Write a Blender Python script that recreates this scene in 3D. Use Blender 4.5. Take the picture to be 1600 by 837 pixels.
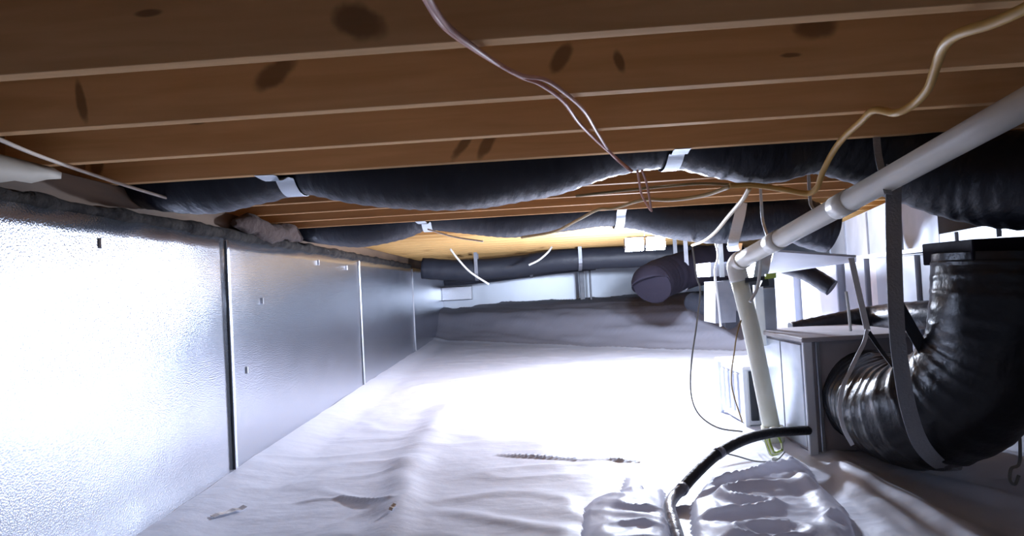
import bpy, bmesh, math, random
from mathutils import Vector, Matrix, noise
random.seed(7)
C = bpy.context.scene.collection
for o in list(bpy.data.objects): bpy.data.objects.remove(o)

# ------------------------------------------------------------------ camera
CAMZ = 0.95
CAM = Vector((0, 0, CAMZ))
F = 1000.0
fw = Vector((6, -26.5, -F)).normalized()          # world +Y in camera space
cx = Vector((1, 0.053, 0)); cx = (cx - fw * cx.dot(fw)).normalized()   # world +X
cz = cx.cross(fw).normalized()                    # world +Z
R = Matrix((cx, fw, cz))                          # rows = world axes: cam -> world
cam_d = bpy.data.cameras.new('camera'); cam = bpy.data.objects.new('camera', cam_d); C.objects.link(cam)
cam_d.sensor_width = 36; cam_d.lens = 36 * F / 1600; cam_d.clip_start = 0.02
cam.matrix_world = Matrix.Translation(CAM) @ R.to_4x4()
bpy.context.scene.camera = cam

# ------------------------------------------------------------------ world, lamp light, exposure
w = bpy.data.worlds.new('world'); bpy.context.scene.world = w; w.use_nodes = True
w.node_tree.nodes['Background'].inputs[0].default_value = (.5, .55, .7, 1)
w.node_tree.nodes['Background'].inputs[1].default_value = 0.02
vs = bpy.context.scene.view_settings
vs.view_transform = 'Standard'; vs.look = 'None'; vs.gamma = 1; vs.exposure = 0.2
LAMP_W = 480
LAMP_COL = (.72, .81, 1.0)

def ray(px, py): return R @ Vector((px - 800, -(py - 418.5), -F))
def P(px, py, Y):
    r = ray(px, py); return CAM + r * (Y / r.y)
def PZ(px, py, z):
    r = ray(px, py); return CAM + r * ((z - CAMZ) / r.z)

# ------------------------------------------------------------------ materials
def mat(name, col, rough=.6, metal=0, spec=.5, var=0, vscale=6, vstretch=(1, 1, 1), col2=None, bump=0, bscale=20, bdetail=4, bstretch=(1,1,1), sparkle=0, emit=None, alpha=1, trans=0, coord='Object'):
    m = bpy.data.materials.new(name); m.use_nodes = True
    nt = m.node_tree; N = nt.nodes; L = nt.links; b = N['Principled BSDF']
    b.inputs['Base Color'].default_value = (*col, 1); b.inputs['Roughness'].default_value = rough
    b.inputs['Metallic'].default_value = metal; b.inputs['Specular IOR Level'].default_value = spec
    if alpha < 1: b.inputs['Alpha'].default_value = alpha
    tc = N.new('ShaderNodeTexCoord')
    def mp(s):
        q = N.new('ShaderNodeMapping'); q.inputs['Scale'].default_value = s
        L.new(tc.outputs[coord], q.inputs['Vector']); return q
    if col2 is not None:
        q = mp(vstretch); n = N.new('ShaderNodeTexNoise'); n.inputs['Scale'].default_value = vscale; n.inputs['Detail'].default_value = 5
        L.new(q.outputs[0], n.inputs['Vector'])
        r = N.new('ShaderNodeMapRange'); r.inputs[1].default_value = .35; r.inputs[2].default_value = .65
        L.new(n.outputs['Fac'], r.inputs[0])
        x = N.new('ShaderNodeMix'); x.data_type = 'RGBA'
        x.inputs[6].default_value = (*col, 1); x.inputs[7].default_value = (*col2, 1)
        L.new(r.outputs[0], x.inputs[0]); L.new(x.outputs[2], b.inputs['Base Color'])
    if bump:
        q = mp(bstretch); n = N.new('ShaderNodeTexNoise'); n.inputs['Scale'].default_value = bscale; n.inputs['Detail'].default_value = bdetail
        L.new(q.outputs[0], n.inputs['Vector'])
        bp = N.new('ShaderNodeBump'); bp.inputs['Strength'].default_value = bump; bp.inputs['Distance'].default_value = .02
        L.new(n.outputs['Fac'], bp.inputs['Height']); last = bp
        if sparkle:
            q2 = mp((1, 1, 1)); v = N.new('ShaderNodeTexVoronoi'); v.inputs['Scale'].default_value = 150
            L.new(q2.outputs[0], v.inputs['Vector'])
            b2 = N.new('ShaderNodeBump'); b2.inputs['Strength'].default_value = sparkle; b2.inputs['Distance'].default_value = .006
            L.new(v.outputs['Distance'], b2.inputs['Height']); L.new(bp.outputs[0], b2.inputs['Normal']); last = b2
        L.new(last.outputs[0], b.inputs['Normal'])
    if emit:
        b.inputs['Emission Color'].default_value = (*emit[0], 1); b.inputs['Emission Strength'].default_value = emit[1]
    return m

def wood(name, c1, c2, knots=(), seed=0.0):
    m = mat(name, c1, rough=.8, spec=.12)
    nt = m.node_tree; N = nt.nodes; L = nt.links; b = N['Principled BSDF']
    tc = N.new('ShaderNodeTexCoord')
    q = N.new('ShaderNodeMapping'); q.inputs['Scale'].default_value = (.7, 9, 9); q.inputs['Location'].default_value = (seed, seed * 2, seed * 3)
    L.new(tc.outputs['Object'], q.inputs['Vector'])
    n = N.new('ShaderNodeTexNoise'); n.inputs['Scale'].default_value = 2.6; n.inputs['Detail'].default_value = 8; n.inputs['Distortion'].default_value = .6
    L.new(q.outputs[0], n.inputs['Vector'])
    r = N.new('ShaderNodeMapRange'); r.inputs[1].default_value = .3; r.inputs[2].default_value = .7
    L.new(n.outputs['Fac'], r.inputs[0])
    x = N.new('ShaderNodeMix'); x.data_type = 'RGBA'; x.inputs[6].default_value = (*c1, 1); x.inputs[7].default_value = (*c2, 1)
    L.new(r.outputs[0], x.inputs[0]); out = x.outputs[2]
    wn = N.new('ShaderNodeTexNoise'); wn.inputs['Scale'].default_value = 14; wn.inputs['Detail'].default_value = 3
    L.new(tc.outputs['Object'], wn.inputs['Vector'])
    for (kx, kz, a, bb, ang) in knots:
        k = N.new('ShaderNodeMapping'); k.vector_type = 'TEXTURE'
        k.inputs['Location'].default_value = (kx, 0, kz); k.inputs['Rotation'].default_value = (0, ang, 0); k.inputs['Scale'].default_value = (a, 100, bb)
        L.new(tc.outputs['Object'], k.inputs['Vector'])
        ln = N.new('ShaderNodeVectorMath'); ln.operation = 'LENGTH'; L.new(k.outputs[0], ln.inputs[0])
        ad = N.new('ShaderNodeMath'); ad.operation = 'MULTIPLY_ADD'; ad.inputs[1].default_value = 1.1; ad.inputs[2].default_value = -.55
        L.new(wn.outputs['Fac'], ad.inputs[0])
        sm = N.new('ShaderNodeMath'); sm.operation = 'ADD'; L.new(ln.outputs['Value'], sm.inputs[0]); L.new(ad.outputs[0], sm.inputs[1])
        mr = N.new('ShaderNodeMapRange'); mr.interpolation_type = 'SMOOTHSTEP'
        mr.inputs[1].default_value = .65; mr.inputs[2].default_value = 1.25; mr.inputs[3].default_value = .62; mr.inputs[4].default_value = 0
        L.new(sm.outputs[0], mr.inputs[0])
        xx = N.new('ShaderNodeMix'); xx.data_type = 'RGBA'; xx.inputs[7].default_value = (.075, .025, .012, 1)
        L.new(out, xx.inputs[6]); L.new(mr.outputs[0], xx.inputs[0]); out = xx.outputs[2]
    L.new(out, b.inputs['Base Color'])
    bp = N.new('ShaderNodeBump'); bp.inputs['Strength'].default_value = .12; bp.inputs['Distance'].default_value = .01
    L.new(n.outputs['Fac'], bp.inputs['Height']); L.new(bp.outputs[0], b.inputs['Normal'])
    return m

W1, W2 = (.86, .53, .26), (.70, .40, .18)
M = {
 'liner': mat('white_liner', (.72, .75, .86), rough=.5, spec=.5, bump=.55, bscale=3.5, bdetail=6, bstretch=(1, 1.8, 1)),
 'crinkle': mat('crinkled_liner', (.90, .91, .97), rough=.45, spec=.5, bump=.3, bscale=8),
 'foil': mat('foil_facing', (.58, .62, .70), rough=.21, metal=.94, bump=.16, bscale=2.2, sparkle=.17),
 'tape': mat('foil_tape', (.82, .84, .88), rough=.3, metal=.8, bump=.2, bscale=30),
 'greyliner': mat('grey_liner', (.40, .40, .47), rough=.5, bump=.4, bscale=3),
 'matteblack': mat('matte_black_jacket', (.012, .010, .016), rough=.8, spec=.1, bump=.3, bscale=8),
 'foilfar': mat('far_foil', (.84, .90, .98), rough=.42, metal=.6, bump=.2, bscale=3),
 'block': mat('grey_block', (.42, .44, .47), rough=.85, bump=.3, bscale=30),
 'black': mat('black_jacket', (.010, .011, .017), rough=.40, spec=.35, bump=.5, bscale=9, bdetail=5, bstretch=(2.5, 1, 1)),
 'blackrib': mat('black_ribbed_jacket', (.009, .010, .014), rough=.33, spec=.42, bump=.4, bscale=12),
 'greyjacket': mat('dark_grey_jacket', (.03, .033, .045), rough=.5, spec=.4, bump=.5, bscale=8),
 'galv': mat('galvanised', (.62, .66, .73), rough=.36, metal=.8, col2=(.5, .54, .6), vscale=9, bump=.08, bscale=5),
 'galvw': mat('galvanised_pale', (.88, .90, .96), rough=.45, metal=.1, col2=(.80, .83, .90), vscale=7, bump=.06, bscale=5),
 'galvd': mat('galvanised_dull', (.30, .31, .34), rough=.5, metal=.6, col2=(.24, .25, .28), vscale=9),
 'board': mat('grey_duct_board', (.44, .41, .43), rough=.7, col2=(.36, .34, .36), vscale=7),
 'strap': mat('strap_metal', (.72, .78, .82), rough=.38, metal=.55, bump=.15, bscale=60, bstretch=(1, 8, 1)),
 'webbing': mat('grey_webbing', (.36, .38, .42), rough=.55, bump=.3, bscale=90),
 'dark': mat('dark_metal', (.03, .035, .045), rough=.5),
 'pvc': mat('pvc_grey', (.82, .79, .70), rough=.34, spec=.5, col2=(.72, .69, .62), vscale=5),
 'pvcw': mat('pvc_cream', (.80, .80, .68), rough=.4, spec=.5, col2=(.7, .7, .55), vscale=5),
 'pink': mat('pink_cable', (.62, .27, .20), rough=.45),
 'pink2': mat('pale_pink_cable', (.70, .40, .32), rough=.45),
 'yellow': mat('yellow_cable', (.62, .36, .09), rough=.5),
 'tan': mat('tan_cable', (.36, .24, .09), rough=.55),
 'cord': mat('cord_grey', (.50, .42, .34), rough=.6),
 'wire': mat('thin_grey_wire', (.30, .30, .28), rough=.5),
 'whitewire': mat('white_wire', (.75, .75, .72), rough=.5),
 'hose': mat('black_foam_hose', (.025, .026, .032), rough=.6, bump=.3, bscale=40),
 'htape': mat('grey_duct_tape', (.26, .27, .32), rough=.35, bump=.3, bscale=30),
 'green': mat('yellow_green_plastic', (.45, .55, .10), rough=.4),
 'ply': mat('plywood', (.42, .27, .15), rough=.7, col2=(.34, .2, .1), vscale=5),
 'trunk': mat('trunk_metal', (.36, .38, .42), rough=.5, metal=.4, col2=(.30, .32, .36), vscale=4),
 'trunk2': mat('trunk_metal_pale', (.44, .46, .52), rough=.5, metal=.4, col2=(.36, .38, .43), vscale=4),
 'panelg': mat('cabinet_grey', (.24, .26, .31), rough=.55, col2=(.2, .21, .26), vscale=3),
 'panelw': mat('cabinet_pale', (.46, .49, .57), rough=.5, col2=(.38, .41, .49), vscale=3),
 'straplit': mat('strap_painted_lit', (.88, .88, .9), rough=.5),  # white colour stands in for light reflected off the straps
 'sill': mat('dark_brown_sill', (.16, .10, .06), rough=.8, col2=(.10, .065, .045), vscale=5, vstretch=(1, .3, 3)),  # dark brown, mottled by stretched noise
 'fluff': mat('grey_fluff', (.045, .04, .036), rough=.95, spec=.05, col2=(.02, .018, .018), vscale=14, bump=.8, bscale=22),
 'paper': mat('cream_paper', (.42, .38, .32), rough=.7),
 'lampbody': mat('lamp_housing', (.04, .04, .05), rough=.4),
 'led': mat('led_panel', (1, 1, 1), emit=((.86, .88, 1), 60)),
}
W_far = wood('joist_wood_plain', (.60, .37, .15), (.50, .29, .11), seed=5)
W_mid = wood('joist_wood_middle', (.50, .28, .12), (.38, .2, .09), seed=3)

nt = M['crinkle'].node_tree; bs = nt.nodes['Principled BSDF']; tl = nt.nodes.new('ShaderNodeBsdfTranslucent'); tl.inputs[0].default_value = (.9, .9, .96, 1)
mx = nt.nodes.new('ShaderNodeMixShader'); mx.inputs[0].default_value = .5
nt.links.new(bs.outputs[0], mx.inputs[1]); nt.links.new(tl.outputs[0], mx.inputs[2]); nt.links.new(mx.outputs[0], nt.nodes['Material Output'].inputs[0])
# ------------------------------------------------------------------ mesh helpers
def link(name, me, m, parent=None, smooth=False, loc=None):
    o = bpy.data.objects.new(name, me); C.objects.link(o)
    if m and not me.materials: me.materials.append(m)
    if smooth:
        me.polygons.foreach_set('use_smooth', [len(p.vertices) <= 4 for p in me.polygons])
    if parent:
        o.parent = parent; o.matrix_parent_inverse = Matrix.Translation(parent.location).inverted() if parent.type == 'EMPTY' or True else Matrix()
    return o
def mesh(name, verts, faces):
    me = bpy.data.meshes.new(name); me.from_pydata([tuple(v) for v in verts], [], faces); me.update(); return me
def recenter(o):
    me = o.data; n = len(me.vertices)
    if not n: return
    xs = [v.co for v in me.vertices]
    lo = Vector((min(v.x for v in xs), min(v.y for v in xs), min(v.z for v in xs)))
    hi = Vector((max(v.x for v in xs), max(v.y for v in xs), max(v.z for v in xs)))
    c = Vector(((lo.x + hi.x) / 2, (lo.y + hi.y) / 2, lo.z)); me.transform(Matrix.Translation(-c)); o.location = c
def tag(o, label, cat, group=None):
    o['label'] = label; o['category'] = cat
    if group: o['group'] = group
    return o
def thing(name, loc, label, cat, group=None):
    o = bpy.data.objects.new(name, None); C.objects.link(o); o.location = loc; o.empty_display_size = .1
    return tag(o, label, cat, group)
def struct(o): o['kind'] = 'structure'; return o

def catmull(pts, n=8):
    pts = [Vector(p) for p in pts]
    if len(pts) < 3:
        return [pts[0].lerp(pts[-1], i / n) for i in range(n + 1)]
    out = []; q = [2 * pts[0] - pts[1]] + pts + [2 * pts[-1] - pts[-2]]
    for i in range(1, len(q) - 2):
        a, b, c, d = q[i - 1:i + 3]
        for k in range(n):
            t = k / n
            out.append(.5 * ((2 * b) + (c - a) * t + (2 * a - 5 * b + 4 * c - d) * t * t + (3 * b - a - 3 * c + d) * t ** 3))
    out.append(pts[-1]); return out
def frames(path):
    T = []
    for i in range(len(path)):
        a = path[max(i - 1, 0)]; b = path[min(i + 1, len(path) - 1)]; T.append((b - a).normalized())
    up = Vector((0, 0, 1)) if abs(T[0].z) < .9 else Vector((0, 1, 0))
    n = (up - T[0] * up.dot(T[0])).normalized(); out = []
    for t in T:
        n = (n - t * n.dot(t)).normalized(); out.append((t, n, t.cross(n)))
    return out
def tube_mesh(name, path, rad, seg=12, cap=True):
    fr = frames(path); V = []; Fc = []; s = 0
    for i, p in enumerate(path):
        if i: s += (p - path[i - 1]).length
        t, n, b = fr[i]
        for k in range(seg):
            a = 2 * math.pi * k / seg
            r = rad(s, a) if callable(rad) else rad
            V.append(p + (n * math.cos(a) + b * math.sin(a)) * r)
    for i in range(len(path) - 1):
        for k in range(seg):
            k2 = (k + 1) % seg
            Fc.append((i * seg + k, i * seg + k2, (i + 1) * seg + k2, (i + 1) * seg + k))
    if cap: Fc.append(tuple(reversed(range(seg)))); Fc.append(tuple(range((len(path) - 1) * seg, len(path) * seg)))
    return mesh(name, V, Fc)
def tube(name, pts, rad, m, parent=None, seg=10, n=8, smooth=True, curve=True):
    path = catmull(pts, n) if curve else [Vector(p) for p in pts]
    o = link(name, tube_mesh(name, path, rad, seg), m, parent, smooth)
    if not parent: recenter(o)
    return o
def box_mesh(name, lo, hi, bev=.003, rotz=0, shear=None):
    bm = bmesh.new(); bmesh.ops.create_cube(bm, size=1)
    lo, hi = Vector(lo), Vector(hi); c = (lo + hi) / 2; d = hi - lo
    for v in bm.verts: v.co = Vector((v.co.x * d.x, v.co.y * d.y, v.co.z * d.z))
    if bev: bmesh.ops.bevel(bm, geom=bm.edges[:], offset=bev, segments=1, affect='EDGES')
    for v in bm.verts:
        v.co = Matrix.Rotation(rotz, 3, 'Z') @ v.co + c
    me = bpy.data.meshes.new(name); bm.to_mesh(me); bm.free(); return me
def box(name, lo, hi, m, parent=None, bev=.003, rotz=0):
    o = link(name, box_mesh(name, lo, hi, bev, rotz), m, parent)
    if not parent: recenter(o)
    return o
def hexa(name, c8, m, parent=None):           # 8 corners: bottom 4 (ccw from above) then top 4
    f = [(3, 2, 1, 0), (4, 5, 6, 7), (0, 1, 5, 4), (1, 2, 6, 5), (2, 3, 7, 6), (3, 0, 4, 7)]
    o = link(name, mesh(name, c8, f), m, parent)
    if not parent: recenter(o)
    return o
def band(name, pts, width, m, parent=None, wdir=Vector((1, 0, 0)), th=.003, n=8, curve=True):
    path = catmull(pts, n) if curve else [Vector(p) for p in pts]
    V = []; Fc = []
    for i, p in enumerate(path):
        t = (path[min(i + 1, len(path) - 1)] - path[max(i - 1, 0)]).normalized()
        wv = (wdir - t * wdir.dot(t)).normalized(); nn = t.cross(wv)
        for a, b in ((-1, -1), (1, -1), (1, 1), (-1, 1)): V.append(p + wv * a * width / 2 + nn * b * th / 2)
    for i in range(len(path) - 1):
        for k in range(4): Fc.append((i * 4 + k, i * 4 + (k + 1) % 4, i * 4 + 4 + (k + 1) % 4, i * 4 + 4 + k))
    Fc.append((3, 2, 1, 0)); L = (len(path) - 1) * 4; Fc.append((L, L + 1, L + 2, L + 3))
    o = link(name, mesh(name, V, Fc), m, parent)
    if not parent: recenter(o)
    return o
def fb(x, y, z=0, o=4): return noise.fractal(Vector((x, y, z)), 1.0, 2.0, o)
def sstep(a, b, x):
    t = max(0, min(1, (x - a) / (b - a))); return t * t * (3 - 2 * t)

# ------------------------------------------------------------------ room shell
XL, XR, YN, YF = -1.55, 5.2, -1.6, 13.6
JB = CAMZ + .491; JH = .235; JT = JB + JH; YAW = .048; SP = .4064
WT = CAMZ + .34                                   # top of the foil boards
def seg_d(x, y, a, b):
    ax, ay, bx, by = a.x, a.y, b.x, b.y; dx, dy = bx - ax, by - ay
    t = max(0, min(1, ((x - ax) * dx + (y - ay) * dy) / (dx * dx + dy * dy)))
    return math.hypot(x - ax - t * dx, y - ay - t * dy), t
ridges = []   # a, b, width, height
def rg(p1, p2, wd, h): ridges.append((PZ(*p1, 0), PZ(*p2, 0), wd, h))
rg((775, 560), (700, 640), .15, .032); rg((700, 640), (640, 725), .12, .032); rg((640, 725), (608, 850), .09, .035)
rg((465, 784), (535, 779), .012, .007); rg((535, 779), (605, 792), .016, .016)
rg((780, 711), (900, 718), .012, .016); rg((900, 718), (1030, 722), .012, .012)
rg((520, 690), (640, 686), .02, .010); rg((850, 700), (800, 650), .10, .008)
rg((690, 800), (880, 830), .05, .012); rg((640, 610), (760, 598), .08, .015); rg((860, 585), (1090, 605), .1, .02)
rg((1330, 740), (1560, 860), .07, .035); rg((1290, 700), (1420, 860), .06, .02); rg((1250, 760), (1330, 860), .04, .02)
rg((1420, 740), (1640, 800), .06, .03); rg((1380, 790), (1460, 850), .03, .02)
def yb(x): return 10.4 - .95 * x
def fz(x, y):
    z = .045 * (1 - sstep(XL, XL + .32, x))
    z += .012 * fb(x * 1.1, y * .8, 3.1) + .004 * fb(x * 5, y * 4, 8)
    rr = noise.noise(Vector((x * 1.3 + 4, y * 2.2, 1.7))); z += .016 * max(0, 1 - abs(rr) * 9) * (.5 if x > -1.2 else .15)
    if y < 6:
        wx = x + .02 * noise.noise(Vector((x * 6, y * 6, 0)))
        for a, b, wd, h in ridges:
            d, t = seg_d(wx, y, a, b)
            if d < wd * 3: z += h * math.exp(-(d / wd) ** 2) * (.75 + .5 * math.sin(math.pi * t))
    d = y - yb(x)
    if d > -.6:
        nb = fb(x * 1.5, y * 1.5, 9)
        nb = fb(x * .35, d * 1.6, 9)
        z += .50 * sstep(-.05, 1.3, d + .12 * nb) + .08 * sstep(1, 3, d) + .05 * nb * sstep(-.4, .4, d)
        z += .02 * math.exp(-((d + .12) / .06) ** 2)
        z += .02 * max(0, 1 - abs(noise.noise(Vector((x * .4, d * 3, 2)))) * 5) * sstep(0, .5, d)
    return z
def grid(name, x0, x1, y0, y1, step, f):
    nx = int((x1 - x0) / step) + 1; ny = int((y1 - y0) / step) + 1
    V = []; 
    for j in range(ny + 1):
        for i in range(nx + 1):
            x = x0 + (x1 - x0) * i / nx; y = y0 + (y1 - y0) * j / ny; V.append((x, y, f(x, y)))
    Fc = [(j * (nx + 1) + i, j * (nx + 1) + i + 1, (j + 1) * (nx + 1) + i + 1, (j + 1) * (nx + 1) + i) for j in range(ny) for i in range(nx)]
    return mesh(name, V, Fc)
# one floor sheet with fine rows where the camera sees them close
def floor_mesh():
    ys = []; y = YN
    while y < YF:
        ys.append(y); y += .06 if y < 1.6 else (.0135 if y < 3.8 else (.03 if y < 6 else .06))
    ys.append(YF)
    xs = []; x = XL
    while x < XR:
        xs.append(x); x += .02 if x < 2.4 else .06
    xs.append(XR)
    V = [(x, y, fz(x, y)) for y in ys for x in xs]; n = len(xs)
    Fc = [(j * n + i, j * n + i + 1, (j + 1) * n + i + 1, (j + 1) * n + i) for j in range(len(ys) - 1) for i in range(n - 1)]
    return mesh('floor', V, Fc)
floor = struct(link('floor', floor_mesh(), M['liner'], None, True))
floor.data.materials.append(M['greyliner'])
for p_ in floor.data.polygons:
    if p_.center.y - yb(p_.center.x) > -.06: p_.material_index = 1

ceil = struct(box('ceiling', (XL - .2, YN - .1, JT + .002), (XR + .1, YF + .1, JT + .03), M['ply'], bev=0))
# foil faced boards on the left wall, each a part of the wall
wl = struct(box('wall_left', (XL - .2, YN, -.1), (XL - .045, YF, WT - .03), M['block'], bev=0))
seams = [-1.55, .5, 3.42, 6.35, 9.6, YF - .02]
for i in range(5):
    a, b = seams[i] + .004, seams[i + 1] - .004
    V = []; nx = int((b - a) / .06) + 2; nz = 18
    for s in (0, 1):
        for j in range(nz + 1):
            for k in range(nx + 1):
                y = a + (b - a) * k / nx; z = .0 + (WT + .008 * noise.noise(Vector((y * 7, 3, 1)))) * j / nz
                x = XL + (.005 * fb(y * 1.2, z * 1.5, i) if not s else -.042)
                V.append((x, y, z))
    q = (nx + 1); o0 = (nz + 1) * q; Fc = []
    for j in range(nz):
        for k in range(nx):
            v = j * q + k; Fc.append((v, v + 1, v + q + 1, v + q)); v += o0; Fc.append((v + q, v + q + 1, v + 1, v))
    for j in range(nz):
        v = j * q; Fc.append((v, v + q, v + q + o0, v + o0)); v += nx; Fc.append((v + o0, v + q + o0, v + q, v))
    for k in range(nx):
        v = nz * q + k; Fc.append((v, v + 1, v + 1 + o0, v + o0))
    link('foil_board', mesh('foil_board', V, Fc), M['foil'], wl, True)
for k, s in enumerate(seams[2:5]):
    tp = box('seam_strip', (XL + .001, s - (.003 if k == 0 else .012), .05), (XL + .012, s + (.003 if k == 0 else .012), WT - .02), M['dark' if k == 0 else 'tape'], wl, bev=.001)
# wall fixings catching the light
for (px, py, Y) in [(386, 578, 3.4), (158, 380, 2.35), (498, 410, 5.0), (542, 418, 5.9), (410, 470, 3.8)]:
    p = P(px, py, Y); p.x = XL + .006
    r_ = ray(px, py); t_ = (XL + .006) / r_.x; p = CAM + r_ * t_
    box('fixing', p - Vector((.004, .008, .02)), p + Vector((.006, .008, .02)), M['tape'], wl, bev=.002)
# sill plate and rim board above the boards
trim = struct(box('trim_1', (XL - .2, YN, WT - .03), (XL - .055, YF, JB), M['ply'], bev=.003))
trim.data.materials.clear(); trim.data.materials.append(M['sill'])
rim = struct(box('trim_2', (XL - .2, YN, JB), (XL - .16, YF, JT), W_mid, bev=0))
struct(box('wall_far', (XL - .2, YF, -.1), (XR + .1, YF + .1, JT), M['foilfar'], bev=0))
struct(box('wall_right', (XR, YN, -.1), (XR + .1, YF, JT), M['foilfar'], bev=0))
struct(box('wall_near', (XL - .2, YN - .1, -.1), (XR + .1, YN, JT), M['block'], bev=0))

# ------------------------------------------------------------------ joists
def kn(k, lst):
    out = []; Y = 1.26 + SP * (k - 1)
    for (px, py, a, b, ang) in lst:
        p = P(px, py, Y); Yx = Y - YAW * p.x; p = P(px, py, Yx)
        out.append((p.x, p.z - JB, a * Yx / 1000, b * Yx / 1000, ang))
    return out
KN = {1: [(563, 35, 42, 26, .5), (230, 20, 20, 6, 0)],
      2: [(430, 113, 38, 18, -.7), (876, 92, 27, 12, -1.0), (968, 96, 18, 8, 1.3), (1275, 42, 34, 20, -.1), (125, 155, 36, 8, 1.4), (1235, 86, 16, 4, 0)],
      3: [(605, 166, 20, 6, 0), (308, 186, 18, 9, 0), (1412, 108, 14, 8, 0), (980, 52, 16, 5, 0)],
      4: [(722, 228, 26, 8, -.9), (762, 222, 28, 9, -1.0), (1350, 170, 40, 8, 0), (1480, 130, 30, 14, .5), (150, 255, 12, 20, 0)]}
jm = box_mesh('floor_joist', (XL - .19 - 0, 0, 0), (XR - .01, .038, JH), .0015)
def add_joist(k, m):
    me = jm.copy(); me.materials.clear(); me.materials.append(m)
    o = bpy.data.objects.new('floor_joist', me); C.objects.link(o)
    o.location = (0, 1.26 + SP * (k - 1), JB); o.rotation_euler = (0, 0, -YAW)
    o.parent = ceil; o.matrix_parent_inverse = ceil.matrix_world.inverted() if False else Matrix.Translation(ceil.location).inverted()
    return o
for k in range(-5, 30):
    if k in KN:
        m = wood('joist_wood_%d' % k, W1, W2, kn(k, KN[k]), seed=k * 1.7)
    elif k < 10: m = W_mid
    else: m = W_far
    add_joist(k, m)

# ------------------------------------------------------------------ long black ducts running between the joists
def joist_y(k, x): return 1.26 + SP * (k - 1) - YAW * x
def bay_y(k, x): return joist_y(k, x) + .038 + (SP - .038) / 2
def bay_duct(name, k, pts, r, label, m, x0=None, seg=28, group=None):
    t = thing(name, (0, bay_y(k, 0), JB - .2), label, 'duct', group)
    path = []
    for (px, py, *yy) in pts:
        Y = bay_y(k, 0)
        for _ in range(4): Y = bay_y(k, P(px, py, Y).x)
        if yy: Y = yy[0]
        p = P(px, py, Y); p.z = max(p.z, 0) + r; path.append(p)
    cl = catmull(path, 14)
    def rad(s, a): return r * (1 + .012 * math.sin(s * 2 * math.pi / .06) + .035 * noise.noise(Vector((s * 5, math.cos(a) * 2, math.sin(a) * 2))))
    j = link('jacket', tube_mesh('jacket', cl, rad, seg), m, t, True)
    return t, cl
d1, c1 = bay_duct('flexible_duct', 4, [(-60, 283), (60, 285), (160, 298), (240, 326), (330, 333), (400, 318), (470, 302), (560, 318), (650, 327), (730, 327), (850, 308), (950, 277), (1050, 262), (1130, 277), (1200, 287), (1285, 270), (1380, 296), (1500, 341, 2.5), (1600, 358, 2.33), (1750, 366, 2.1), (1900, 366, 1.9)], .178,
                  'long black flexible duct sagging behind the fourth brown joist, nearest of the ceiling ducts', M['black'])
d2, c2 = bay_duct('flexible_duct', 9, [(330, 350), (400, 358), (470, 375), (560, 386), (620, 375), (667, 360), (740, 366), (800, 371), (880, 362), (963, 354), (1050, 372), (1110, 380), (1150, 378), (1220, 372), (1270, 388), (1300, 396)], .165,
                  'black flexible duct in the joist bay just before the bright work light', M['black'])
def strap(name, k, px, cl, r, wd, label, group=None, w2=None, lean=0):
    Y = bay_y(k, 0)
    for _ in range(4): Y = bay_y(k, P(px, 300, Y).x)
    X = P(px, 300, Y).x
    c = min(cl, key=lambda p: abs(p.x - X)); R_ = r * 1.045 + .003
    jy0 = joist_y(k, X) + .038 ; jy1 = joist_y(k + 1, X)
    pts = [Vector((X - lean, jy0 - .036, JB - .003)), Vector((X - lean, jy0 - .012, JB - .004)), Vector((X-lean*.6, c.y - R_ * .86, c.z - R_ * .5 if c.z - R_ * .5 < JB - .01 else JB - .012))]
    for a in range(-140, -30, 10):
        q = math.radians(a); z = c.z + R_ * math.sin(q)
        pts.append(Vector((X, c.y + R_ * math.cos(q), min(z, JB - .006))))
    pts += [Vector((X, jy1 + .004, JB - .004)), Vector((X, jy1 + .03, JB - .003))]
    o = band(name, pts, wd, M['strap'], None, n=3, th=.002)
    return tag(o, label, 'strap', 'metal straps under the ceiling ducts')
strap('hanger_strap', 4, 462, c1, .178, .075, 'slanted metal strap under the nearest black ceiling duct, left one', lean=.05)
strap('hanger_strap', 4, 1049, c1, .178, .064, 'bright metal strap under the nearest black ceiling duct, right of the pink cable')
strap('hanger_strap', 9, 667, c2, .165, .07, 'small white strap left on the second black duct, above the yellow lit joists', lean=.03)
strap('hanger_strap', 9, 963, c2, .165, .065, 'short white strap on the second black duct, just left above the work light')
# the long strap right of the work light hangs clear below the duct
p = P(1157, 318, 4.42)
tag(band('hanger_strap', [P(1159, 316, 4.46), P(1156, 335, 4.45), P(1150, 360, 4.44), P(1145, 384, 4.44), P(1149, 392, 4.6), P(1152, 380, 4.9)], .075, M['strap'], n=5), 'wide pale strap hanging straight down right of the work light', 'strap')

# ------------------------------------------------------------------ work light
LY = 5.665
lp = P(1008, 383, LY)
wl_ = thing('work_light', lp, 'dazzling white work light hanging under the far joists', 'lamp')
for s in (-1, 1):
    c = lp + Vector((s * .095, 0, 0))
    h = box('lamp_head', c + Vector((-.085, -.01, -.03)), c + Vector((.085, .05, .075)), M['lampbody'], wl_, bev=.01)
    hd = box('led_panel', c + Vector((-.08, -.022, -.03)), c + Vector((.08, -.012, .07)), M['led'], h, bev=.004)
    box('led_panel', c + Vector((-.08, -.005, -.045)), c + Vector((.08, .045, -.034)), M['led'], h, bev=.004)
box('bracket', lp + Vector((-.15, .025, .074)), lp + Vector((.15, .045, .084)), M['lampbody'], wl_, bev=.003)
tube('hanging_cord', [lp + Vector((0, .025, .085)), lp + Vector((.01, .025, .13)), Vector((lp.x + .01, lp.y + .025, JB + .02))], .006, M['wire'], wl_)
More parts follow.
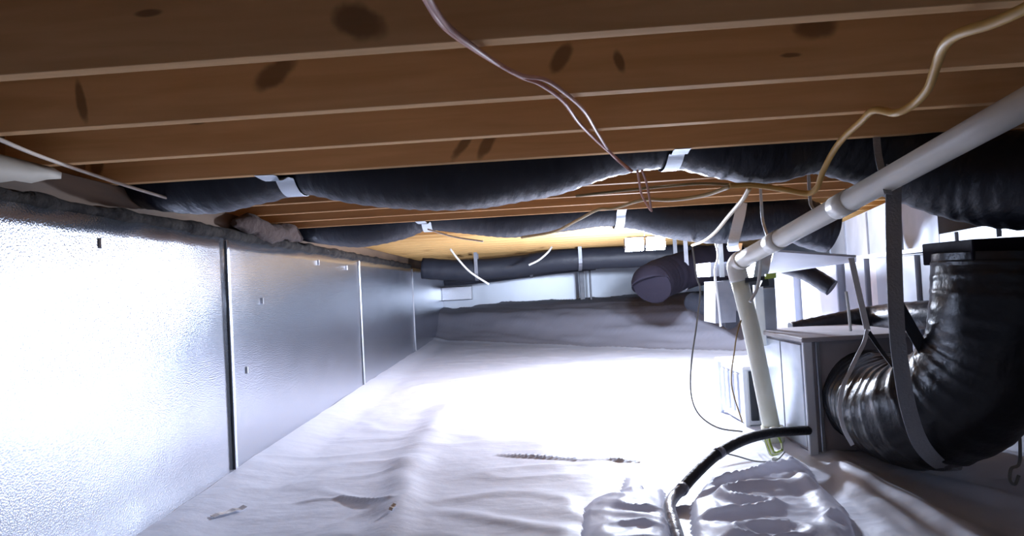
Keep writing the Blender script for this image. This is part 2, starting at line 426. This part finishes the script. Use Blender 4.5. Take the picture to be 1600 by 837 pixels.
def plight(loc, pw, rad):
    l = bpy.data.lights.new('lamp_light', 'POINT'); l.energy = pw; l.color = LAMP_COL; l.shadow_soft_size = rad
    o = bpy.data.objects.new('lamp_light', l); C.objects.link(o); o.location = loc; o.parent = wl_; o.matrix_parent_inverse = Matrix.Translation(wl_.location).inverted()
plight(lp + Vector((-.09, -.02, -.10)), LAMP_W / 2, .045)
plight(lp + Vector((.09, -.02, -.10)), LAMP_W / 2, .045)

# ------------------------------------------------------------------ far ducts and posts
def free_duct(name, pts, r, label, m, rib=.06, amp=.02, seg=24, n=12, cat='duct'):
    t = thing(name, Vector(pts[0]), label, cat)
    cl = catmull(pts, n)
    def rad(s, a): return r * (1 + amp * math.sin(s * 2 * math.pi / rib) + .03 * noise.noise(Vector((s * 5, math.cos(a) * 2, math.sin(a) * 2 + 3))))
    link('jacket', tube_mesh('jacket', cl, rad, seg), m, t, True)
    return t
free_duct('flexible_duct', [P(660, 419, 9.4), P(720, 422, 9.4), P(800, 417, 9.4), P(870, 407, 9.3), (P(960, 402, 9.2)), P(1040, 400, 9.1), P(1140, 401, 9.0)], .155, 'dark duct slung low across the far end under the yellow joists', M['greyjacket'])
free_duct('flexible_duct', [P(694, 440, 10.6), P(740, 437, 10.6), P(800, 430, 10.6), P(870, 421, 10.6), P(930, 415, 10.6)], .07, 'thin dark duct behind the low far duct near the left corner', M['greyjacket'])
rt = free_duct('round_duct', [P(1150, 405, 8.3), P(1095, 416, 8.1), P(1045, 430, 7.8), P(1021, 442, 7.5), P(1018, 446, 7.45)], .235, 'black round duct end hanging below the work light', M['matteblack'])
for (px, lab, r_, Y_, cz_) in [(745, 'dark strap at the left of the low far duct', .155, 9.4, 421), (905, 'dark strap at the middle of the low far duct', .155, 9.25, 405), (830, 'dull strap holding up the thin far duct', .07, 10.6, 426), (1065, 'dark strap around the black round duct, far right of the work light', .24, 7.95, 424)]:
    c_ = P(px, cz_, Y_); q_ = [Vector((c_.x, c_.y - .02, JB + .02)), Vector((c_.x, c_.y - r_ - .012, max(c_.z + .1, c_.z)))]
    q_ = [Vector((c_.x, c_.y - r_ - .012, JB + .01))] + [Vector((c_.x, c_.y + (r_ + .012) * math.cos(math.radians(a_)), c_.z + (r_ + .012) * math.sin(math.radians(a_)))) for a_ in range(-180, 1, 20)] + [Vector((c_.x, c_.y + r_ + .012, JB + .01))]
    tag(band('hanger_strap', q_, .05, M['galvd'], n=2, curve=False), lab, 'strap')
free_duct('flexible_duct', [P(1080, 470, 8.2), P(1110, 480, 7.9), P(1145, 500, 7.6)], .12, 'dark grey duct lying on the far bank behind the cream downpipe', M['greyjacket'])
for i, (px, wpx) in enumerate([(911, 7), (924, 3)]):
    a = P(px, 470, 12.4); zt = fz(a.x, 12.4)
    wd = wpx * 12.4 / 1000
    tag(box('support_post', (a.x - wd / 2, 12.4, zt - .02), (a.x + wd / 2, 12.4 + wd, JB), M['galvd'], bev=.004), ['thick dark support post at the far end', 'thin dark support post right beside the thick far post'][i], 'post')
# light foil duct along the far wall
a = P(735, 470, 12.9)
tag(box('vent_panel', (P(690, 460, 13.3).x, 13.3, P(690, 470, 13.3).z), (P(738, 460, 13.3).x, 13.5, P(690, 449, 13.3).z), M['tape'], bev=.01), 'small bright panel in the far left corner', 'panel')

# ------------------------------------------------------------------ pipes at right
pipe = thing('drain_pipe', P(1150, 410, 3.6), 'thick grey plastic pipe slanting down from the top right corner', 'pipe')
e0, e1 = P(1150, 411, 3.6), P(1640, 141, 1.72)
tube('pipe_run', [e1, e0.lerp(e1, .5), e0], .045, M['pvc'], pipe, seg=24, n=4)
dv = (e1 - e0)
for f_ in (.23, .52): 
    c = e0 + dv * f_; u = dv.normalized()
    tube('coupling', [c - u * .05, c + u * .05], .0495, M['pvc'], pipe, seg=24, n=1)
c = e0 + dv * .0
tube('elbow', [e0 + dv.normalized() * .09, e0 + dv.normalized() * .03, e0 + Vector((.0, -.005, -.03)), e0 + Vector((.012, -.004, -.1))], .052, M['pvc'], pipe, seg=24, n=5)
dp = thing('down_pipe', PZ(1205, 662, 0), 'cream plastic downpipe below the slanting grey pipe', 'pipe')
pb = P(1206, 655, 3.6)
tube('pipe_run', [e0 + Vector((.012, -.004, -.1)), (e0 + pb) / 2 + Vector((.0, 0, 0)), Vector((pb.x, pb.y, .04))], .047, M['pvcw'], dp, seg=24, n=4)
tube('foot', [Vector((pb.x, pb.y, .0)), Vector((pb.x, pb.y, .09))], .06, M['pvcw'], dp, seg=24, n=1)
# pipe hangers
for (q, lab) in [([(1369, 204, 2.45), (1372, 240, 2.42), (1380, 275, 2.38), (1388, 303, 2.33)], 'dull narrow hanger strap in front of the nearest duct, holding the grey pipe'),
                 ([(1190, 322, 3.5), (1192, 345, 3.5), (1199, 368, 3.4), (1203, 378, 3.33)], 'curved thin hanger at the lower end of the grey pipe'),
                 ([(1266, 313, 3.1), (1270, 325, 3.06), (1279, 338, 3.0)], 'short white hanger wire at the middle of the grey pipe')]:
    pts = [P(*a) for a in q]
    tag(band('pipe_hanger', [Vector((pts[0].x, pts[0].y, max(pts[0].z, JB - .01)))] + pts, .028 if 'dull' in lab else .016, M['webbing'] if 'dull' in lab else M['strap'], th=.002, n=4), lab, 'hanger')

# ------------------------------------------------------------------ air handler box and big elbow duct
bl = PZ(1268, 712, 0); X0, Y0 = bl.x, bl.y
ZT = P(1252, 531, Y0).z; X1 = P(1432, 525, Y0).x; Y1 = Y0 + .62
ah = thing('plenum_box', (X0 + .3, Y0 + .3, 0), 'large grey sheet-metal plenum box feeding the big black elbow duct', 'box')
box('cabinet', (X0 + .012, Y0 + .012, .012), (X1 - .012, Y1, ZT - .012), M['board'], ah, bev=.004)
box('side_panel', (X0, Y0 + .05, .03), (X0 + .014, Y0 + .30, ZT - .03), M['galv'], ah, bev=.003)
box('side_panel', (X0, Y0 + .31, .03), (X0 + .014, Y1 - .02, ZT - .03), M['galv'], ah, bev=.003)
box('corner_flange', (X0 - .012, Y0 - .012, 0.0), (X0 + .035, Y0 + .008, ZT), M['galvw'], ah, bev=.004)
box('corner_flange', (X0 + .055, Y0 - .006, 0.01), (X0 + .075, Y0 + .012, ZT), M['galv'], ah, bev=.003)
box('lid', (X0 - .02, Y0 - .02, ZT - .012), (X1 + .01, Y1 + .02, ZT + .012), M['board'], ah, bev=.004)
# collar
el = thing('elbow_duct', P(1440, 735, 2.7), 'huge black ribbed duct bending up from the plenum box', 'duct')
A = Vector((X0 + (X1 - X0) * .52, Y0 - .0, 0)); cA = P(1372, 622, Y0 - .02)
ep = [cA + Vector((-.02, .08, .0)), P(1378, 628, 3.12), P(1398, 640, 2.95), P(1440, 645, 2.75), P(1500, 618, 2.6), P(1548, 560, 2.5), P(1566, 480, 2.45), P(1570, 420, 2.45), P(1570, 396, 2.45)]
el.location = P(1440, 735, 2.7)
cl = catmull(ep, 22)
def erad(s, a):
    rib = max(0, math.sin(s * 2 * math.pi / .062)) 
    return .232 * (1 + .028 * rib * (1.0 if s < .75 else .35) + .04 * noise.noise(Vector((s * 7, math.cos(a) * 2.5, math.sin(a) * 2.5))))
link('jacket', tube_mesh('jacket', cl, erad, 44), M['blackrib'], el, True)
link('collar', tube_mesh('collar', [cA + Vector((-.02, .06, 0)), cA + Vector((0, -.03, 0)), cA + Vector((.005, -.05, -.002))], .245, 40), M['galvd'], el, True)
# cradle strap around elbow
def cr(px, py, Y): return P(px, py, Y)
tag(band('cradle_strap', [cr(1397, 240, 2.5), cr(1396, 330, 2.42), cr(1398, 430, 2.36), cr(1402, 520, 2.34), cr(1409, 580, 2.36), cr(1420, 640, 2.4), cr(1440, 695, 2.46), cr(1472, 728, 2.6), cr(1490, 732, 2.8), cr(1492, 700, 3.0)], .058, M['webbing'], n=8), 'wide grey webbing strap cradling the big black elbow duct', 'strap')
tag(band('hanger_strap', [P(1330, 403, 2.98), P(1338, 440, 2.95), P(1346, 475, 2.92), P(1355, 515, 2.88)], .028, M['straplit'], n=5), 'narrow strap coloured white for reflected light running down to the small loop above the plenum box', 'strap')
tag(band('hanger_strap', [P(1355, 515, 2.87), P(1350, 535, 2.86), P(1340, 555, 2.83), P(1328, 580, 2.79), P(1318, 602, 2.74), P(1312, 635, 2.73), P(1318, 668, 2.73), P(1332, 695, 2.76)], .017, M['straplit'], n=5), 'thin strap, coloured white for reflected light, looping down over the ribbed end of the elbow duct', 'strap')
tag(band('hanger_strap', [P(1357, 518, 2.87), P(1375, 545, 2.84), P(1400, 578, 2.72)], .02, M['dark'], n=4), 'dark thin strap running from the loop to the elbow duct', 'strap')
tag(band('hanger_strap', [P(1400, 470, 2.6), P(1425, 515, 2.58), P(1452, 562, 2.56)], .05, M['dark'], n=4), 'black strap slanting behind the grey cradle strap to the elbow duct', 'strap')
tag(tube('hanger_wire', [P(1322, 455, 3.05), P(1326, 485, 3.05), P(1329, 517, 3.05)], .007, M['whitewire'], None, seg=8), 'short white wire standing above the plenum box lid', 'wire')

def quad_box(name, pix, Yf, dpt, m, parent, top=None):     # pix: bl, br, tr, tl in the front plane
    f = [P(a, b, Yf) for a, b in pix]; bk = [v + Vector((0, dpt, 0)) for v in f]
    return hexa(name, [f[0], f[1], bk[1], bk[0], f[3], f[2], bk[2], bk[3]], m, parent)
# upper trunk
tr = thing('metal_trunk', P(1340, 401, 6.0), 'long silver sheet-metal trunk duct above the plenum box, with bright lower edge', 'duct')
TA, TB = P(1340, 404, 6.0), P(1600, 366, 2.63); TZ = (TA.z + TB.z) / 2
TA.z = TB.z = 0; tdir = (TB - TA).normalized(); tn = Vector((-tdir.y, tdir.x, 0))
if tn.x < 0: tn = -tn
def trunk_piece(name, s0, s1, off0, off1, z0, z1, m):
    a_, b_ = TA + tdir * s0, TA + tdir * s1; c4 = [a_ + tn * off0, b_ + tn * off0, b_ + tn * off1, a_ + tn * off1]
    return hexa(name, [v + Vector((0, 0, z0)) for v in c4] + [v + Vector((0, 0, z1)) for v in c4], m, tr)
TL = (TB - TA).length
sp_ = [-1.6, -.55, .55, 1.65, 2.45]
for i in range(4): trunk_piece('trunk_panel', sp_[i] + .006, sp_[i + 1] - .006, 0, .5, TZ + .012, JB - .02, M['trunk2' if i % 2 else 'trunk'])
trunk_piece('trunk_panel', 2.456, 4.1, 0, .5, TZ + .012, TZ + .075, M['galv'])
trunk_piece('bottom_flange', -1.62, 4.1, -.03, .5, TZ - .016, TZ + .012, M['galvw'])
for q_ in sp_[:4] + [2.75, 3.3]: trunk_piece('seam_rib', q_ - .012, q_ + .012, -.014, .002, TZ + .012, JB - .03 if q_ < 2.4 else TZ + .07, M['galvd'])
bt = P(1568, 400, 2.45)
box('boot', (bt.x - .20, 2.33, bt.z - .02), (bt.x + .36, 2.62, TZ - .008), M['matteblack'], tr, bev=.004)
ts = thing('transition_duct', P(1260, 415, 3.4), 'tapered duct fitting, coloured white for lamp light, left under the silver trunk', 'duct')
q_ = [P(1209, 393, 3.35), P(1338, 402, 3.35), P(1338, 409, 3.9), P(1200, 429, 3.9)]
hexa('taper', q_ + [v + Vector((0, 0, .012)) for v in q_], M['galvw'], ts)  # pale metal takes the place of lamp light on the taper
quad_box('connector', [(1176, 438), (1199, 432), (1210, 395), (1182, 402)], 3.75, .2, M['galv'], ts)
# furnace cabinet: its left side runs away from the camera and faces the work light
XF = 2.42
fu = thing('furnace_cabinet', Vector((XF + .3, 4.7, 0)), 'tall pale furnace cabinet with vertical panels behind the plenum box', 'cabinet')
def yat(px):
    r_ = ray(px, 460); return XF * r_.y / r_.x
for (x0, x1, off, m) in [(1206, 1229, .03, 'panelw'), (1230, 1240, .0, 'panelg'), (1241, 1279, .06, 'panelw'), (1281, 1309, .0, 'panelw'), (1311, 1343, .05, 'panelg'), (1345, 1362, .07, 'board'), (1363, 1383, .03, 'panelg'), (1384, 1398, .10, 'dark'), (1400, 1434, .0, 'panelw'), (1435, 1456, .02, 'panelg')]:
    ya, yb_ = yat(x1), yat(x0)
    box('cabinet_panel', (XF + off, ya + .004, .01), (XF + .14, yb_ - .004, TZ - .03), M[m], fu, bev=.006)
box('cabinet_back', (XF + .145, yat(1456), 0), (XF + .62, yat(1206), TZ - .02), M['galvd'], fu, bev=.005)
ly_ = yat(1256); box('latch', (XF + .048, ly_ - .02, .72), (XF + .062, ly_ + .02, .86), M['tape'], fu, bev=.003)
free_duct('duct_stub', [P(1225, 415, 4.7), P(1262, 427, 4.6), P(1300, 450, 4.5)], .06, 'small black duct stub tucked under the bright tapered fitting', M['black'])
free_duct('flexible_duct', [P(1238, 523, 4.05), P(1300, 510, 4.02), P(1370, 497, 4.0), P(1450, 492, 3.55), P(1520, 500, 3.3)], .08, 'black duct lying behind the lid of the plenum box', M['black'])
# valve cluster
vc = thing('pipe_clamp', P(1195, 440, 3.55), 'black clamp with a yellow-green tag by the downpipe top', 'clamp')
quad_box('tag', [(1197, 436), (1213, 434), (1213, 426), (1197, 428)], 3.52, .02, M['green'], vc)
quad_box('clamp_bar', [(1165, 441), (1196, 437), (1196, 431), (1165, 434)], 3.54, .03, M['dark'], vc)
quad_box('clamp_bar', [(1187, 448), (1202, 446), (1200, 434), (1194, 434)], 3.54, .03, M['dark'], vc)
tag(tube('condensate_tube', [P(1189, 405, 3.42), P(1187, 425, 3.42), P(1183, 450, 3.42), P(1172, 472, 3.42)], .009, M['whitewire'], seg=8), 'short white tube dangling beside the pipe elbow', 'tube')
tag(band('side_conduit', [P(1184, 445, 3.8), P(1186, 480, 3.8), P(1190, 540, 3.8)], .05, M['galvw'], th=.03, n=3), 'pale flat conduit standing just right of the downpipe', 'conduit')
tag(band('side_conduit', [P(1199, 450, 3.85), P(1202, 490, 3.85), P(1204, 540, 3.85)], .07, M['galv'], th=.03, n=3), 'silver flat conduit between the pale conduit and the furnace cabinet', 'conduit')

# small unit at left of downpipe
fl = PZ(1168, 668, 0); ux0, uy0 = fl.x, max(fl.y, 3.72); uz = P(1168, 575, uy0).z
su = thing('louvered_unit', (ux0 + .15, uy0 + .2, 0), 'small white louvered metal unit behind the foot of the downpipe', 'unit')
ux1 = ux0 + .34; uy1 = uy0 + .52
box('body', (ux0 + .01, uy0 + .01, .01), (ux1, uy1, uz - .01), M['galvw'], su, bev=.004)
box('top_plate', (ux0 - .012, uy0 - .012, uz - .012), (ux1 + .01, uy1 + .015, uz + .01), M['galvw'], su, bev=.004)
box('dark_slot', (ux0 + .03, uy0 - .004, .04), (ux0 + .075, uy0 + .012, uz - .02), M['dark'], su, bev=.002)
for k in range(5):
    y = uy0 + .04 + k * .09
    box('louver', (ux0 - .004, y, .06), (ux0 + .012, y + .05, uz - .05), M['galv'] if k % 2 else M['galvw'], su, bev=.003)
for y in (uy0, uy1 - .03):
    box('corner_post', (ux0 - .008, y, 0), (ux0 + .02, y + .03, uz - .01), M['galvw'], su, bev=.003)

# far right background boxes
for (pix, Y, d, m, lab) in [([(1110, 432), (1152, 430), (1152, 408), (1110, 410)], 5.1, .4, 'panelg', 'small silver duct box left of the pipe elbow, in the distance'),
                            ([(1118, 505), (1150, 503), (1150, 438), (1118, 440)], 5.0, .3, 'galvd', 'dull grey upright duct standing left behind the downpipe')]:
    o = quad_box('duct_box', pix, Y, d, M[m], None); tag(o, lab, 'duct')

c_ = P(1127, 409, 5.06); tag(band('hanger_strap', [Vector((c_.x, c_.y, JB - .002)), c_ + Vector((0, 0, -.12))], .04, M['strap'], n=2, curve=False), 'short strap holding the small silver duct box', 'strap')
# ------------------------------------------------------------------ cables
def under(a, r):
    if isinstance(a, Vector): return a
    p = P(*a)
    if p.z > JB - r - .004 and a[1] < 420: p = PZ(a[0], a[1], JB - r - .004)
    return p
def jt(px, py, k):                      # a staple point on the underside of joist k
    Y = joist_y(k, 0)
    for _ in range(4): Y = joist_y(k, P(px, py, Y).x)
    c_ = P(px, py, Y + .019); return Vector((c_.x, c_.y, JB - .008))
def cab(name, pts, r, m, label, cat='cable', n=8, seg=8, group=None):
    o = tube(name, [under(a, r) for a in pts], r, M[m], seg=seg, n=n); return tag(o, label, cat, group)
cab('ceiling_cable', [(640, -50, .98), (665, 0, 1.08), (690, 38, 1.16), (722, 64, 1.235), (770, 95, 1.4), (815, 120, 1.56), (845, 132, 1.68), (880, 158, 1.85), (905, 192, 2.05), (935, 222, 2.25), (962, 246, 2.4), (988, 268, 2.44)], .0055, 'pink', 'dark pink strand of the twin cable crossing the front joists')
cab('ceiling_cable', [(646, -50, .96), (672, 0, 1.06), (696, 36, 1.14), (728, 64, 1.215), (776, 98, 1.38), (815, 118, 1.56), (850, 124, 1.66), (880, 143, 1.8), (912, 172, 2.0), (932, 205, 2.2), (955, 240, 2.38), (984, 266, 2.42)], .0055, 'pink2', 'pale pink strand twisted with the darker one across the front joists')
for k, (q, lab) in enumerate([([(996, 266, 2.46), (999, 285, 2.5), (1003, 305, 2.55), (1016, 328, 2.6)], 'left thin pink wire of the pair dangling below the twin cable'), ([(1003, 266, 2.45), (1010, 285, 2.5), (1014, 305, 2.53), (1018, 330, 2.58)], 'right thin pink wire of the pair dangling below the twin cable')]):
    cab('dangling_wire', q, .0045, 'pink2', lab, 'wire')
cab('yellow_cable', [(1680, -30, 1.0), (1600, 14, 1.1), (1550, 36, 1.18), (1500, 52, 1.27), (1475, 72, 1.35), (1462, 105, 1.5), (1450, 138, 1.62), (1428, 162, 1.72), (1400, 176, 1.8), (1366, 172, 1.95), (1345, 190, 2.08), (1318, 215, 2.25), (1300, 240, 2.36), (1285, 270, 2.45), (1277, 292, 2.5), (1262, 302, 2.55), (1230, 297, 2.58), (1200, 292, 2.6), (1172, 289, 2.6), (1140, 290, 2.6)], .0115, 'yellow', 'thick yellow cable winding down from the top right corner')
cab('tan_cable', [(1172, 292, 2.62), (1160, 312, 2.8), (1138, 338, 3.2), (1118, 362, 3.7), (1100, 376, 4.2), (1082, 383, 4.7)], .010, 'tan', 'tan cable dropping from the yellow cable towards the work light')
cab('tan_cable', [(1142, 291, 2.6), (1100, 305, 2.9), (1050, 312, 3.1), (1005, 312, 3.2), (960, 325, 3.4), (935, 327, 3.5), (900, 345, 3.8), (865, 362, 4.2), (815, 371, 4.5)], .009, 'tan', 'tan cable stapled along the joist undersides left of the pink wires')
cab('tan_cable', [(1140, 288, 2.72), (1090, 287, 2.72), (1040, 291, 2.74), (980, 297, 2.8), (900, 306, 2.9)], .006, 'tan', 'thin tan cable running just below the bright metal strap')
cab('extension_cord', [(-40, 200, 1.55), (0, 218, 1.7), (60, 243, 1.95), (140, 271, 2.3), (220, 297, 2.5), (330, 329, 3.0)], .0065, 'cord', 'pale cord slanting along the upper left over the foil wall', 'cord')
cab('pale_wire', [(668, 358, 4.45), (710, 370, 4.5), (755, 377, 4.5)], .006, 'cord', 'pale wire trailing from the small white strap over the lit joists', 'wire')
cab('pale_wire', [jt(704, 399, 17), (716, 405, 7.8), (735, 425, 7.8), (764, 444, 7.8)], .012, 'whitewire', 'pale wire hanging in front of the far dark duct at left', 'wire')
cab('pale_wire', [(826, 414, 8.5), (842, 406, 8.5), (856, 394, 8.5), jt(862, 389, 19)], .014, 'whitewire', 'short pale wire hanging under the middle of the lit joists', 'wire')
cab('thin_wire', [(1082, 386, 3.6), (1088, 430, 3.6), (1094, 455, 3.6), (1088, 510, 3.6), (1081, 560, 3.6), (1079, 605, 3.6), (1085, 635, 3.55), (1100, 655, 3.5), (1125, 669, 3.45), (1160, 674, 3.45)], .0048, 'wire', 'thin grey wire hanging in a long loop left of the louvered unit', 'wire')
cab('thin_wire', [(1118, 378, 5), (1122, 400, 5), (1117, 425, 5), (1122, 470, 5), (1126, 510, 5)], .009, 'whitewire', 'pale wire dangling far back left of the pipe elbow', 'wire')
cab('thin_wire', [(1126, 706, 3.02), (1150, 712, 3.0), (1185, 721, 3.0), (1213, 718, 3.02), (1226, 706, 3.1)], .0035, 'wire', 'thin wire curving under the black hose by the plenum corner', 'wire')
cab('thin_wire', [(1158, 500, 3.4), (1152, 520, 3.4), (1148, 545, 3.45), (1143, 600, 3.6), (1160, 660, 3.6)], .004, 'tan', 'thin yellowish wire hugging the left side of the downpipe', 'wire')
cl_ = thing('cable_coil', PZ(1215, 712, 0), 'small coil of yellow-green cable on the liner by the plenum corner', 'cable')
for k in range(4):
    r = .05 + .008 * k; c = P(1212, 692, 3.22 + .01 * k); 
    pts = [c + Vector((r * .55 * math.cos(t), .02 * math.sin(3 * t) + .01 * k, r * math.sin(t))) for t in [i * 2 * math.pi / 10 + k for i in range(10)]]
    tube('cable_loop', pts, .0055, M['pvcw'] if k % 2 else M['green'], cl_, seg=8, n=4)
hs = thing('drain_hose', P(1150, 700, 3.0), 'black insulated hose arching from the plenum box to the foreground liner', 'hose')
tube('hose', [P(1262, 672, 3.3), P(1240, 673, 3.22), (P(1200, 677, 3.12)), P(1160, 688, 3.02), P(1120, 710, 2.92), P(1085, 742, 2.8), P(1062, 768, 2.72)], .024, M['hose'], hs, seg=14)
tube('taped_end', [P(1066, 763, 2.73), P(1052, 777, 2.68), P(1046, 792, 2.58), P(1052, 815, 2.45), P(1062, 850, 2.3), P(1070, 890, 2.16)], .024, M['htape'], hs, seg=14)
for q in [((1127, 705, 2.94), (1121, 709, 2.92)), ((1068, 761, 2.74), (1064, 766, 2.72))]:
    tube('tape_wrap', [P(*q[0]), P(*q[1])], .0265, M['htape'], hs, seg=14, n=1)
cab('hooked_wire', [(1592, 660, 2.6), (1594, 700, 2.6), (1592, 725, 2.6), (1580, 732, 2.6), (1578, 750, 2.6), (1586, 756, 2.6), (1592, 742, 2.6)], .006, 'wire', 'dark hooked wire hanging at the right edge by the elbow duct', 'wire')

# ------------------------------------------------------------------ crumpled liner heaps in front
def crumple(name, pix, h, label, seed, res=.013, tilt=.05):
    pl = [PZ(a, b, .02) for a, b in pix]; n = len(pl)
    cxx = sum(p.x for p in pl) / n; cyy = sum(p.y for p in pl) / n
    def inside(x, y):
        d = 1e9; ins = False
        for i in range(n):
            a, b = pl[i], pl[(i + 1) % n]; q, _ = seg_d(x, y, a, b); d = min(d, q)
            if (a.y > y) != (b.y > y) and x < (b.x - a.x) * (y - a.y) / (b.y - a.y) + a.x: ins = not ins
        return d if ins else -d
    x0 = min(p.x for p in pl); x1 = max(p.x for p in pl); y0 = min(p.y for p in pl); y1 = max(p.y for p in pl)
    nx = int((x1 - x0) / res); ny = int((y1 - y0) / res); idx = {}; V = []; Fc = []
    for j in range(ny + 1):
        for i in range(nx + 1):
            x = x0 + i * res; y = y0 + j * res; d = inside(x, y)
            if d < -.001: continue
            wx = x + .06 * noise.noise(Vector((x * 4, y * 4, seed))); wy = y + .06 * noise.noise(Vector((x * 4, y * 4, seed + 5)))
            r1 = 1 - abs(noise.noise(Vector((wx * 2.6 + wy * 1.5, wy * 4.5 - wx, seed)))) * 2.2; r2 = 1 - abs(noise.noise(Vector((wx * 14, wy * 11, seed + 2)))) * 2
            z = fz(x, y) + .006 + tilt * (y1 - y) * sstep(0, .03, d) + h * sstep(0, .1, d) * (.2 + .8 * max(0, r1) ** 3 + .12 * max(0, r2) ** 2)
            idx[i, j] = len(V); V.append((x, y, z))
    for j in range(ny):
        for i in range(nx):
            k = [(i, j), (i + 1, j), (i + 1, j + 1), (i, j + 1)]
            if all(a in idx for a in k): Fc.append(tuple(idx[a] for a in k))
    o = link(name, mesh(name, V, Fc), M['crinkle'], None, True); recenter(o)
    return tag(o, label, 'plastic sheet')
crumple('crumpled_sheet', [(912, 790), (930, 775), (965, 768), (975, 742), (1000, 744), (1010, 765), (1040, 762), (1048, 800), (1060, 960), (980, 990), (890, 960)], .03, 'bright crumpled plastic sheet left of the taped hose end', 3)
crumple('crumpled_sheet', [(1075, 790), (1110, 745), (1180, 728), (1235, 712), (1262, 722), (1290, 768), (1330, 800), (1360, 900), (1250, 980), (1085, 960)], .05, 'crumpled plastic sheet spread between the hose and the plenum box', 9)

# scraps
def scrap(px, py, w_, l_, ang, lab, m='tape'):
    p = PZ(px, py, .012); p.z = fz(p.x, p.y)
    V = []; n = 6
    for i in range(n + 1):
        t = i / n - .5; dx = math.cos(ang) * l_ * t; dy = math.sin(ang) * l_ * t; z = .006 + .008 * abs(math.sin(i * 1.9))
        for s in (-1, 1): V.append((p.x + dx - math.sin(ang) * w_ * s / 2, p.y + dy + math.cos(ang) * w_ * s / 2, fz(p.x + dx, p.y + dy) + z + .002 * s))
    Fc = [(2 * i, 2 * i + 1, 2 * i + 3, 2 * i + 2) for i in range(n)]
    o = link('tape_scrap', mesh('tape_scrap', V, Fc), M[m]); recenter(o)
    md = o.modifiers.new('s', 'SOLIDIFY'); md.thickness = .002
    tag(o, lab, 'tape')
scrap(358, 800, .03, .16, 1.0, 'shiny twisted tape scrap at the foot of the foil wall')
scrap(614, 806, .015, .05, 1.4, 'tiny bright tape scrap on the end of the long liner ridge')

# fluffy insulation edge and torn paper along the top of left wall
V = []; Fc = []; ny = 260; seg = 8
for i in range(ny + 1):
    y = 1.2 + (9.5 - 1.2) * i / ny; hh = .018 + .02 * abs(fb(y * 3, 0, 4)) + .014 * sstep(2.2, 3.2, y)
    for k in range(seg + 1):
        a = math.pi * k / seg - .35
        V.append((XL - .02 + math.sin(a) * (hh * 1.1 + .012 * noise.noise(Vector((y * 20, k, 0)))) , y, WT + .02 - math.cos(a) * hh))
for i in range(ny):
    for k in range(seg): v = i * (seg + 1) + k; Fc.append((v, v + seg + 1, v + seg + 2, v + 1))
o = link('insulation_edge', mesh('insulation_edge', V, Fc), M['fluff'], None, True); recenter(o); tag(o, 'ragged grey insulation roll along the top of the foil wall', 'insulation')
M['batt'] = mat('brown_batt', (.045, .026, .02), rough=.95, bump=.8, bscale=20)
c_ = [Vector((XL + .02, y_, JB - .07 + .02 * math.sin(y_ * 9))) for y_ in (3.5, 3.75, 4.0, 4.3, 4.6)]
o = link('insulation_batt', tube_mesh('insulation_batt', catmull(c_, 8), lambda s_, a_: .055 * (1 + .5 * noise.noise(Vector((s_ * 8, math.cos(a_) * 2, math.sin(a_) * 2)))) * min(1, .3 + s_ * 4, .3 + (1.1 - s_) * 4 if s_ < 1.1 else .3), 16), M['batt'], None, True); recenter(o)
tag(o, 'reddish brown insulation batt stuffed at the joist ends left of the second duct', 'insulation')
pp = [P(-20, 252, 1.9), P(30, 250, 2.0), P(92, 252, 2.1)]
V = []; 
for i in range(9):
    t = i / 8; x = XL + .01; y = 1.62 + .55 * t; top = P(60, 250, 2.1).z
    zt = CAMZ + .485 - .0 * t; lo = .10 * (1 - .25 * t) * (1 if t < .85 else .55) + .01 * math.sin(i * 2)
    V += [(x - .02, y, zt), (x + .01, y, zt - lo * .5), (x + .0, y + .01, zt - lo)]
Fc = [(3 * i + k, 3 * i + k + 1, 3 * i + k + 4, 3 * i + k + 3) for i in range(8) for k in range(2)]
o = link('torn_paper', mesh('torn_paper', V, Fc), M['paper'], None, True); recenter(o)
md = o.modifiers.new('s', 'SOLIDIFY'); md.thickness = .003
tag(o, 'torn cream facing paper on the sill above the foil wall at far left', 'paper')
# parents and world matrices
bpy.context.view_layer.update()
